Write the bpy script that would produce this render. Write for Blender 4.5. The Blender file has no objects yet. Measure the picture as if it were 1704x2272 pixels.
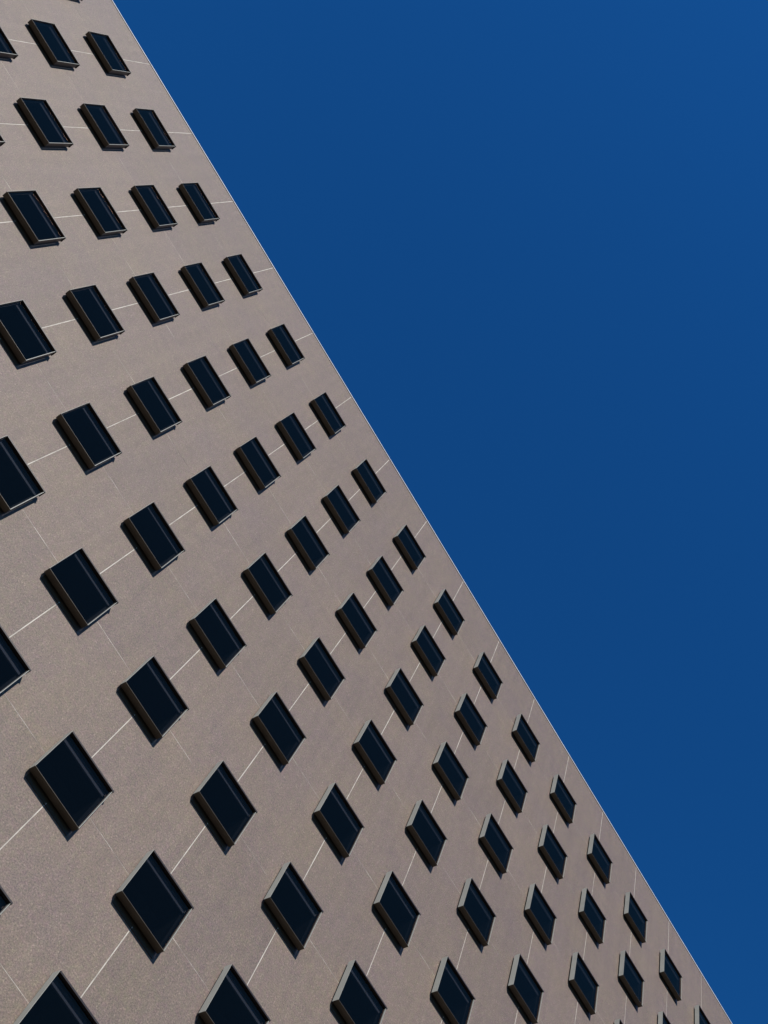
import bpy, bmesh, math, random
from mathutils import Matrix, Vector
random.seed(7)
S = bpy.context.scene
COL = S.collection

# ------------------------------------------------------------------ camera
STOREY = 3.6                      # metres from one window row to the next
BAY = 0.8660 * STOREY             # metres from one window column to the next
ROOF = 1.6 + 11.3908 * STOREY     # top of the front wall above the pavement
V0 = 0.9928 * STOREY              # roof edge down to the top row of windows
PW, PH, FPX = 1704.0, 2272.0, 2287.75
RIGHT = Vector((0.5169134849436894, -0.8123969213654062, 0.26983641570288525))
DOWN = Vector((0.8451762148027612, 0.4342831410522372, -0.3115691244803939))
FWD = Vector((0.13593239133866078, 0.3891136023757236, 0.9111053668106343))
CAM = Vector((-2.0389 * STOREY, -4.4433 * STOREY, 1.6))
cd = bpy.data.cameras.new('camera')
cam = bpy.data.objects.new('camera', cd)
COL.objects.link(cam)
m = Matrix((RIGHT, -DOWN, -FWD)).transposed().to_4x4()
m.translation = CAM
cam.matrix_world = m
cd.sensor_fit = 'VERTICAL'
cd.sensor_height = 24.0
cd.lens = 24.0 * FPX / PH
cd.clip_start, cd.clip_end = 0.1, 6000
S.camera = cam

# ------------------------------------------------------------------ sky and sun
SUN_TRAVEL = Vector((0.35, 1.0, -0.73)).normalized()
elev = math.asin(-SUN_TRAVEL.z)
rot = math.atan2(-SUN_TRAVEL.x, -SUN_TRAVEL.y)
w = bpy.data.worlds.new('World')
S.world = w
w.use_nodes = True
nt = w.node_tree
sky = nt.nodes.new('ShaderNodeTexSky')
sky.sky_type = 'NISHITA'
sky.sun_disc = False
sky.sun_elevation = elev
sky.sun_rotation = rot % (2 * math.pi)
sky.altitude = 300
sky.air_density = 1.5
sky.dust_density = 0.0
sky.ozone_density = 6.0
tint = nt.nodes.new('ShaderNodeMix')
tint.data_type = 'RGBA'
tint.blend_type = 'MULTIPLY'
tint.inputs[0].default_value = 1.0
tint.inputs[7].default_value = (0.14, 0.78, 1.42, 1)
nt.links.new(sky.outputs[0], tint.inputs[6])
bg = nt.nodes['Background']
nt.links.new(tint.outputs[2], bg.inputs[0])
bg.inputs[1].default_value = 0.0545
sd = bpy.data.lights.new('sun', 'SUN')
sd.energy = 5.0
sd.angle = math.radians(0.5)
sd.color = (1.0, 0.95, 0.88)
sun = bpy.data.objects.new('sun', sd)
COL.objects.link(sun)
sun.rotation_euler = SUN_TRAVEL.to_track_quat('-Z', 'Y').to_euler()
sun.location = (-20, -60, 80)
S.view_settings.view_transform = 'Standard'
S.view_settings.look = 'None'
S.view_settings.exposure = 0.26
S.view_settings.gamma = 1.0
S.view_settings.use_curve_mapping = False


# ------------------------------------------------------------------ materials
def mat(name, color, rough=0.6, metal=0.0, spec=0.5):
    mm = bpy.data.materials.new(name)
    mm.use_nodes = True
    b = mm.node_tree.nodes['Principled BSDF']
    b.inputs['Base Color'].default_value = (*color, 1)
    b.inputs['Roughness'].default_value = rough
    b.inputs['Metallic'].default_value = metal
    b.inputs['Specular IOR Level'].default_value = spec
    return mm, mm.node_tree, b


def N(t, kind, **kw):
    n = t.nodes.new(kind)
    for k, v in kw.items():
        setattr(n, k, v)
    return n


def noise(t, vec, scale, detail=4, rough=0.55):
    n = N(t, 'ShaderNodeTexNoise')
    n.inputs['Scale'].default_value = scale
    n.inputs['Detail'].default_value = detail
    n.inputs['Roughness'].default_value = rough
    t.links.new(vec, n.inputs['Vector'])
    return n.outputs['Fac']


def ramp(t, fac, stops):
    r = N(t, 'ShaderNodeValToRGB')
    e = r.color_ramp.elements
    while len(e) < len(stops):
        e.new(0.5)
    for x, (p, c) in zip(e, stops):
        x.position = p
        x.color = (*c, 1) if len(c) == 3 else c
    t.links.new(fac, r.inputs[0])
    return r.outputs[0]


def mix(t, kind, fac, a, b):
    n = N(t, 'ShaderNodeMix', data_type='RGBA', blend_type=kind)
    for s, v in ((n.inputs[0], fac), (n.inputs[6], a), (n.inputs[7], b)):
        if hasattr(v, 'is_linked'):
            t.links.new(v, s)
        elif isinstance(v, tuple):
            s.default_value = (*v, 1)
        else:
            s.default_value = v
    return n.outputs[2]


def bump(t, b, h, strength, dist):
    n = N(t, 'ShaderNodeBump')
    n.inputs['Strength'].default_value = strength
    n.inputs['Distance'].default_value = dist
    t.links.new(h, n.inputs['Height'])
    t.links.new(n.outputs[0], b.inputs['Normal'])


# precast concrete with exposed pinkish brown aggregate
CONC, t, b = mat('precast_aggregate', (0.15, 0.11, 0.09), 0.4, spec=0.16)
pos = N(t, 'ShaderNodeNewGeometry').outputs['Position']
big = ramp(t, noise(t, pos, 0.55, 3), [(0.3, (0.150, 0.122, 0.115)), (0.7, (0.161, 0.133, 0.111))])
hue = ramp(t, noise(t, pos, 7.0, 4, 0.7), [(0.34, (1.04, 0.955, 1.01)), (0.66, (0.98, 1.035, 0.92))])
big = mix(t, 'MULTIPLY', 1.0, big, hue)
mid = ramp(t, noise(t, pos, 3.1, 5, 0.6), [(0.25, (0.9, 0.9, 0.92)), (0.75, (1.10, 1.08, 1.05))])
c = mix(t, 'MULTIPLY', 1.0, big, mid)
fine = ramp(t, noise(t, pos, 26, 6, 0.75), [(0.28, (0.45, 0.45, 0.49)), (0.5, (1, 1, 1)), (0.74, (1.62, 1.58, 1.5))])
c = mix(t, 'MULTIPLY', 1.0, c, fine)
vo = N(t, 'ShaderNodeTexVoronoi')
vo.inputs['Scale'].default_value = 34
t.links.new(pos, vo.inputs['Vector'])
chip = ramp(t, vo.outputs['Color'], [(0.0, (0.78, 0.80, 0.84)), (0.75, (1.06, 1.03, 1.0)), (0.97, (1.7, 1.65, 1.6))])
c = mix(t, 'MULTIPLY', 0.55, c, chip)
st = N(t, 'ShaderNodeMapping')
st.inputs['Scale'].default_value = (2.6, 2.6, 0.22)
t.links.new(pos, st.inputs['Vector'])
streak = ramp(t, noise(t, st.outputs[0], 1.0, 5, 0.65), [(0.3, (0.93, 0.93, 0.93)), (0.7, (1.06, 1.06, 1.06))])
c = mix(t, 'MULTIPLY', 1.0, c, streak)
oi = N(t, 'ShaderNodeObjectInfo')
tone = ramp(t, oi.outputs['Random'], [(0, (0.955, 0.955, 0.965)), (1, (1.045, 1.04, 1.03))])
c = mix(t, 'MULTIPLY', 1.0, c, tone)
t.links.new(c, b.inputs['Base Color'])
bump(t, b, noise(t, pos, 34, 5, 0.72), 0.8, 0.014)
t.links.new(ramp(t, noise(t, pos, 45, 3, 0.7), [(0.35, (0.55,) * 3), (0.68, (0.33,) * 3)]), b.inputs['Roughness'])

# sealant in the joints
SEAL, t, b = mat('pale_sealant', (0.62, 0.57, 0.50), 0.7)
pos = N(t, 'ShaderNodeNewGeometry').outputs['Position']
t.links.new(ramp(t, noise(t, pos, 2.2, 5, 0.7), [(0.3, (0.22, 0.195, 0.165)), (0.58, (0.43, 0.40, 0.35))]), b.inputs['Base Color'])

THIN, t, b = mat('worn_sealant', (0.3, 0.26, 0.22), 0.7)
pos = N(t, 'ShaderNodeNewGeometry').outputs['Position']
t.links.new(ramp(t, noise(t, pos, 1.3, 5, 0.7), [(0.34, (0.13, 0.104, 0.09)), (0.48, (0.22, 0.19, 0.165)), (0.62, (0.42, 0.385, 0.33))]), b.inputs['Base Color'])

# light grey painted aluminium of the hoods
ALU, t, b = mat('grey_aluminium', (0.50, 0.50, 0.46), 0.42)
pos = N(t, 'ShaderNodeNewGeometry').outputs['Position']
t.links.new(ramp(t, noise(t, pos, 1.4, 5, 0.65), [(0.3, (0.31, 0.315, 0.28)), (0.7, (0.39, 0.395, 0.355))]), b.inputs['Base Color'])
COPE, t, b = mat('pale_coping_metal', (0.72, 0.74, 0.75), 0.35)
pos = N(t, 'ShaderNodeNewGeometry').outputs['Position']
t.links.new(ramp(t, noise(t, pos, 3, 4), [(0.3, (0.40, 0.42, 0.43)), (0.7, (0.52, 0.54, 0.55))]), b.inputs['Base Color'])
# dark bronze frame
BRONZE, t, b = mat('dark_bronze', (0.02, 0.017, 0.014), 0.4)
pos = N(t, 'ShaderNodeNewGeometry').outputs['Position']
t.links.new(ramp(t, noise(t, pos, 5, 4), [(0.3, (0.016, 0.013, 0.012)), (0.7, (0.03, 0.024, 0.02))]), b.inputs['Base Color'])
SILLM, t, b = mat('brown_anodised', (0.10, 0.07, 0.045), 0.45)
pos = N(t, 'ShaderNodeNewGeometry').outputs['Position']
t.links.new(ramp(t, noise(t, pos, 2.5, 5, 0.65), [(0.3, (0.054, 0.044, 0.030)), (0.7, (0.085, 0.069, 0.047))]), b.inputs['Base Color'])
TRIM, t, b = mat('bright_aluminium', (0.34, 0.35, 0.31), 0.35)
BLACK, t, b = mat('black_gasket', (0.008, 0.007, 0.008), 0.6)
ROOM, t, b = mat('dark_room', (0.028, 0.026, 0.025), 0.9, spec=0.1)
SHADOW_FLASH, t, b = mat('brown_shadow_flashing', (0.045, 0.037, 0.028), 0.55)  # dark tone chosen to deepen the shadow below each hood
NECKM, t, b = mat('black_neck_metal', (0.010, 0.009, 0.008), 0.6)  # the neck's own black finish
BLIND, t, b = mat('grey_blind_cassette', (0.24, 0.23, 0.25), 0.6)
CLIPM, t, b = mat('clip_metal', (0.55, 0.55, 0.52), 0.4)

# tinted glass
GLASS = bpy.data.materials.new('tinted_glass')
GLASS.use_nodes = True
t = GLASS.node_tree
t.nodes.remove(t.nodes['Principled BSDF'])
tr = N(t, 'ShaderNodeBsdfTransparent')
tr.inputs[0].default_value = (0.50, 0.52, 0.55, 1)
gl = N(t, 'ShaderNodeBsdfGlossy')
gl.inputs['Roughness'].default_value = 0.015
gl.inputs['Color'].default_value = (1.0, 0.54, 0.36, 1)
fr = N(t, 'ShaderNodeFresnel')
fr.inputs['IOR'].default_value = 1.5
mx = N(t, 'ShaderNodeMixShader')
ge = N(t, 'ShaderNodeNewGeometry')
inv = N(t, 'ShaderNodeMath', operation='SUBTRACT')
inv.inputs[0].default_value = 1.0
t.links.new(ge.outputs['Backfacing'], inv.inputs[1])
mu = N(t, 'ShaderNodeMath', operation='MULTIPLY')
t.links.new(fr.outputs[0], mu.inputs[0])
t.links.new(inv.outputs[0], mu.inputs[1])
t.links.new(mu.outputs[0], mx.inputs[0])
t.links.new(tr.outputs[0], mx.inputs[1])
t.links.new(gl.outputs[0], mx.inputs[2])
df = N(t, 'ShaderNodeBsdfDiffuse')                # thin film of dust
df.inputs[0].default_value = (0.7, 0.7, 0.7, 1)
m2 = N(t, 'ShaderNodeMixShader')
m2.inputs[0].default_value = 0.0010
t.links.new(mx.outputs[0], m2.inputs[1])
t.links.new(df.outputs[0], m2.inputs[2])
t.links.new(m2.outputs[0], t.nodes['Material Output'].inputs[0])

ASPH, t, b = mat('brown_asphalt', (0.07, 0.06, 0.05), 0.85)
pos = N(t, 'ShaderNodeNewGeometry').outputs['Position']
t.links.new(ramp(t, noise(t, pos, 0.8, 6, 0.7), [(0.3, (0.022, 0.019, 0.015)), (0.7, (0.036, 0.030, 0.024))]), b.inputs['Base Color'])


# ------------------------------------------------------------------ mesh helpers
def box(bm, x0, x1, y0, y1, z0, z1, bevel=0.0):
    vs = [bm.verts.new((x, y, z)) for x in (x0, x1) for y in (y0, y1) for z in (z0, z1)]
    fs = [bm.faces.new([vs[i] for i in q]) for q in
          ((0, 1, 3, 2), (4, 6, 7, 5), (0, 4, 5, 1), (2, 3, 7, 6), (0, 2, 6, 4), (1, 5, 7, 3))]
    if bevel:
        es = list({e for f in fs for e in f.edges})
        bmesh.ops.bevel(bm, geom=es, offset=bevel, segments=1, affect='EDGES')


def mesh(name, bm, material):
    bmesh.ops.recalc_face_normals(bm, faces=bm.faces)
    me = bpy.data.meshes.new(name)
    bm.to_mesh(me)
    bm.free()
    me.materials.append(material)
    return me


def boxes(name, material, *bs, bevel=0.0):
    bm = bmesh.new()
    for q in bs:
        box(bm, *q, bevel=bevel)
    return mesh(name, bm, material)


def obj(name, me, parent=None, loc=(0, 0, 0)):
    o = bpy.data.objects.new(name, me)
    COL.objects.link(o)
    o.parent = parent
    o.location = loc
    return o


# ------------------------------------------------------------------ ground
bm = bmesh.new()
box(bm, -2500, 2500, -2500, 2500, -1.0, 0.0)
g = obj('ground', mesh('ground', bm, ASPH))
g['kind'] = 'structure'

# ------------------------------------------------------------------ building
bld = obj('office_building', None)
bld['label'] = 'tall brown aggregate office tower with rows of hooded dark windows against blue sky'
bld['category'] = 'building'

K0, K1 = -6, 22                    # bays the front wall spans
XL, XR = (K0 - 7) * BAY, (K1 - 7) * BAY


def colx(k):
    return (k - 7) * BAY


def rowz(r):
    return ROOF - V0 - r * STOREY


def seen(x, y, z, margin):
    d = Vector((x, y, z)) - CAM
    f = d.dot(FWD)
    if f < 1:
        return False
    u = d.dot(RIGHT) / f * FPX + PW / 2
    v = d.dot(DOWN) / f * FPX + PH / 2
    return -margin < u < PW + margin and -margin < v < PH + margin


# core behind the cladding: walls and roof
obj('inner_wall', boxes('inner_wall', CONC, (XL + .01, XR - .01, 0.9, 1.1, 0.0, ROOF - 0.35)), bld)
obj('rear_wall', boxes('rear_wall', CONC, (XL, XR, 24.0, 24.3, 0.0, ROOF - 0.02)), bld)
for xa in (XL, XR - 0.3):
    obj('side_wall', boxes('side_wall', CONC, (xa, xa + 0.3, 0.16, 23.99, 0.0, ROOF - 0.02)), bld)
obj('roof_deck', boxes('roof_deck', ASPH, (XL + .31, XR - .31, 0.17, 23.98, ROOF - 0.6, ROOF - 0.4)), bld)

# facade panels: joints cross at the window centres, so every panel has its corners notched by four windows
BX, BZ = 0.200 * STOREY, 0.160 * STOREY       # half size of the opening in the wall
G, GH = 0.0115, 0.0062                                      # half a joint
TH = 0.14


def panel_mesh(name, x0, x1, z0, z1, nl, nr, nt_, nb):
    """x0..z1: the joints round the panel; n*: whether windows notch that side."""
    def pts(e):
        a0, a1, c0, c1 = x0 + G + e, x1 - G - e, z0 + GH + e, z1 - GH - e
        p = []
        for cx, cz, sx, sz, on in ((a0, c0, 1, 1, nb), (a1, c0, -1, 1, nb), (a1, c1, -1, -1, nt_), (a0, c1, 1, -1, nt_)):
            jx = x0 if sx > 0 else x1
            jz = z0 if sz > 0 else z1
            if not on:
                p += [(cx, cz)]
                continue
            nx, nz = jx + sx * (BX + e), jz + sz * (BZ + e)
            q = [(cx, nz), (nx, nz), (nx, cz)]
            p += q if sx * sz > 0 else q[::-1]
        return p
    bm = bmesh.new()
    rings = [[bm.verts.new((x, y, z)) for x, z in pts(e)] for e, y in ((0.004, 0.0), (0.0, 0.005), (0.0, TH))]
    n = len(rings[0])
    for r0, r1 in zip(rings, rings[1:]):
        for i in range(n):
            bm.faces.new((r0[i], r0[(i + 1) % n], r1[(i + 1) % n], r1[i]))
    bm.faces.new(rings[0])
    bm.faces.new(rings[-1][::-1])
    return mesh(name, bm, CONC)


PAN = panel_mesh('panel', 0, BAY, 0, STOREY, 1, 1, 1, 1)
TOPPAN = panel_mesh('top_panel', 0, BAY, 0, V0 - 0.03, 1, 1, 0, 1)
VJ = boxes('vertical_joint', SEAL, (-G - .004, G + .004, 0.004, 0.06, BZ + .004, STOREY - BZ - .004))
VJT = boxes('vertical_joint_top', SEAL, (-G - .004, G + .004, 0.004, 0.06, BZ + .004, V0 - .04))
HJ = boxes('horizontal_joint', THIN, (BX + .004, BAY - BX - .004, 0.002, 0.06, -GH - .004, GH + .004))

used = set()
for k in range(K0, K1):
    for r in range(0, 11):
        x, z = colx(k), rowz(r)
        if any(seen(x + dx * BAY, 0, z + dz * STOREY, 150) for dx in (0, .5, 1) for dz in (0, .5, 1)):
            used.add((k, r))
low = {}
for k, r in sorted(used):
    x, z = colx(k), rowz(r)
    if r == 0:
        o = obj('facade_panel', TOPPAN, bld, (x, random.uniform(-.002, .002), z))
    else:
        o = obj('facade_panel', PAN, bld, (x, random.uniform(-.002, .002), z))
    low[k] = max(low.get(k, 0), r)
corners = set()
for k, r in used:
    corners |= {(k, r), (k + 1, r)}
    if r > 0:
        corners |= {(k, r - 1), (k + 1, r - 1)}
for k, r in sorted(corners):
    if (k, r) in used or (k - 1, r) in used:
        obj('vertical_joint', VJT if r == 0 else VJ, bld, (colx(k), 0, rowz(r)))
    if (k, r) in used or (k, r + 1) in used:
        obj('horizontal_joint', HJ, bld, (colx(k), 0, rowz(r)))
# plain cladding of the same concrete for the parts of the front wall outside the picture
for k in range(K0, K1):
    zt = rowz(low[k]) if k in low else ROOF - 0.03
    if zt > 0.5:
        obj('lower_panel', boxes('lower_panel', CONC, (colx(k) + G, colx(k + 1) - G, 0.0, TH, 0.0, zt - BZ - .02 if k in low else zt)), bld)

# coping along the roof edge
CP = boxes('coping', COPE, (0.004, 2 * BAY - 0.004, -0.025, 0.45, -0.033, 0.03), bevel=0.004)
for k in range(K0, K1, 2):
    obj('coping', CP, bld, (colx(k), 0, ROOF - 0.03))

# ------------------------------------------------------------------ windows
XA, XB = -0.2154 * STOREY, 0.2189 * STOREY     # left and right outside of the hood
ZB, ZT = -0.1825 * STOREY, 0.1965 * STOREY     # bottom and top
YF = -0.0715 * STOREY                          # front edge of the hood
YB = YF + 0.0545 * STOREY                      # its back edge, clear of the wall
YG = YF + 0.0125 * STOREY                       # glass
T = 0.012
IX, IZ = BX - 0.012, BZ - 0.012
M = {}
M['side_fin_l'] = boxes('side_fin', ALU, (XA, XA + .005, YF, YB, ZB, ZT))
M['side_fin_r'] = boxes('side_fin', BRONZE, (XB - T / 2, XB, YF + .006, YB, ZB, ZT - .043))
M['side_trim_r'] = boxes('side_trim', TRIM, (XB - T - .004, XB - T / 2 - .001, YF, YG + .016, ZB + .002, ZT - .045))
M['side_trim_l'] = boxes('side_trim', BLACK, (XA + .0055, XA + .0095, YF + .002, YG - .012, ZB + T + .003, ZT - .045))
M['sill'] = boxes('sill', SILLM, (XA + T + .001, XB - T - .001, YF + .001, YB, ZB + .001, ZB + .009))
M['header'] = boxes('header', BRONZE, (XA + T + .002, XB + .022, YF - .012, YB, ZT - .042, ZT), bevel=0.003)
# inset neck that ties the hood to the wall, with the flange behind the hood
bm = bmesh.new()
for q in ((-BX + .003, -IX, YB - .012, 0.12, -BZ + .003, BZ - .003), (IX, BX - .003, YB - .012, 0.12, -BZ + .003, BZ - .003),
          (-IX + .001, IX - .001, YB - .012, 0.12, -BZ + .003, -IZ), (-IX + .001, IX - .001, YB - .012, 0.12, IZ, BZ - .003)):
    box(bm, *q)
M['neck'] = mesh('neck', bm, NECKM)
fx0, fx1, fz0, fz1 = XA + .010, XB - T - .006, ZB + .010, ZT - .0425
M['flange'] = boxes('flange', BLACK, (fx0, -BX + .002, YB - .006, YB - .002, fz0, fz1), (BX - .002, fx1, YB - .006, YB - .002, fz0, fz1),
                    (-BX + .003, BX - .003, YB - .006, YB - .002, fz0, -BZ + .002), (-BX + .003, BX - .003, YB - .006, YB - .002, BZ - .002, fz1))
w_ = 0.012
M['sash'] = boxes('sash', BLACK, (fx0, fx0 + w_, YG - .01, YG + .018, fz0, fz1), (fx1 - w_, fx1, YG - .01, YG + .018, fz0, fz1),
                  (fx0 + w_ + .001, fx1 - w_ - .001, YG - .01, YG + .018, fz0, fz0 + w_), (fx0 + w_ + .001, fx1 - w_ - .001, YG - .01, YG + .018, fz1 - w_, fz1))
M['glass_pane'] = boxes('glass_pane', GLASS, (fx0 + w_ + .001, fx1 - w_ - .001, YG, YG + .001, fz0 + w_ + .001, fz1 - w_ - .001))
bm = bmesh.new()
box(bm, -IX + .003, IX - .003, 0.0, 0.62, -IZ + .003, IZ - .003)
bm.faces.ensure_lookup_table()
front = [f for f in bm.faces if all(abs(v.co.y) < 1e-6 for v in f.verts)]
bmesh.ops.delete(bm, geom=front, context='FACES_ONLY')
M['interior'] = mesh('interior', bm, ROOM)
M['blind_cassette'] = boxes('blind_cassette', BLIND, (fx0 + .03, fx1 - .03, YF + .142, YF + .192, ZT - .215, ZT - .060), bevel=0.008)
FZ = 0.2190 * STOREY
M['shadow_flashing'] = boxes('shadow_flashing', SHADOW_FLASH, (-BX + .03, BX + .05, -.008, -.001, -FZ, -BZ + .001), (-BX + .03, BX + .05, -.020, -.0085, -FZ, -FZ + .012), bevel=0.001)  # assumed plate on the wall, added to darken the hood's cast shadow
M['clip'] = boxes('clip', CLIPM, (-.008, .008, -.016, -.0085, -FZ + .013, -FZ + .055))
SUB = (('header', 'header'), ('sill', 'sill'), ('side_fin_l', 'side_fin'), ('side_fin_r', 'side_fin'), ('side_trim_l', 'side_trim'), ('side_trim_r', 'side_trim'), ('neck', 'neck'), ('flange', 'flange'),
       ('sash', 'sash'), ('glass_pane', 'glass_pane'), ('interior', 'interior'), ('blind_cassette', 'blind_cassette'), ('shadow_flashing', 'shadow_flashing'), ('clip', 'clip'))
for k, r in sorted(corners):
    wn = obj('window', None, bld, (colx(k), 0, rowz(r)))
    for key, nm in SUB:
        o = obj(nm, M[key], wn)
        if nm == 'blind_cassette':
            o.location.z = random.uniform(-.012, .012)
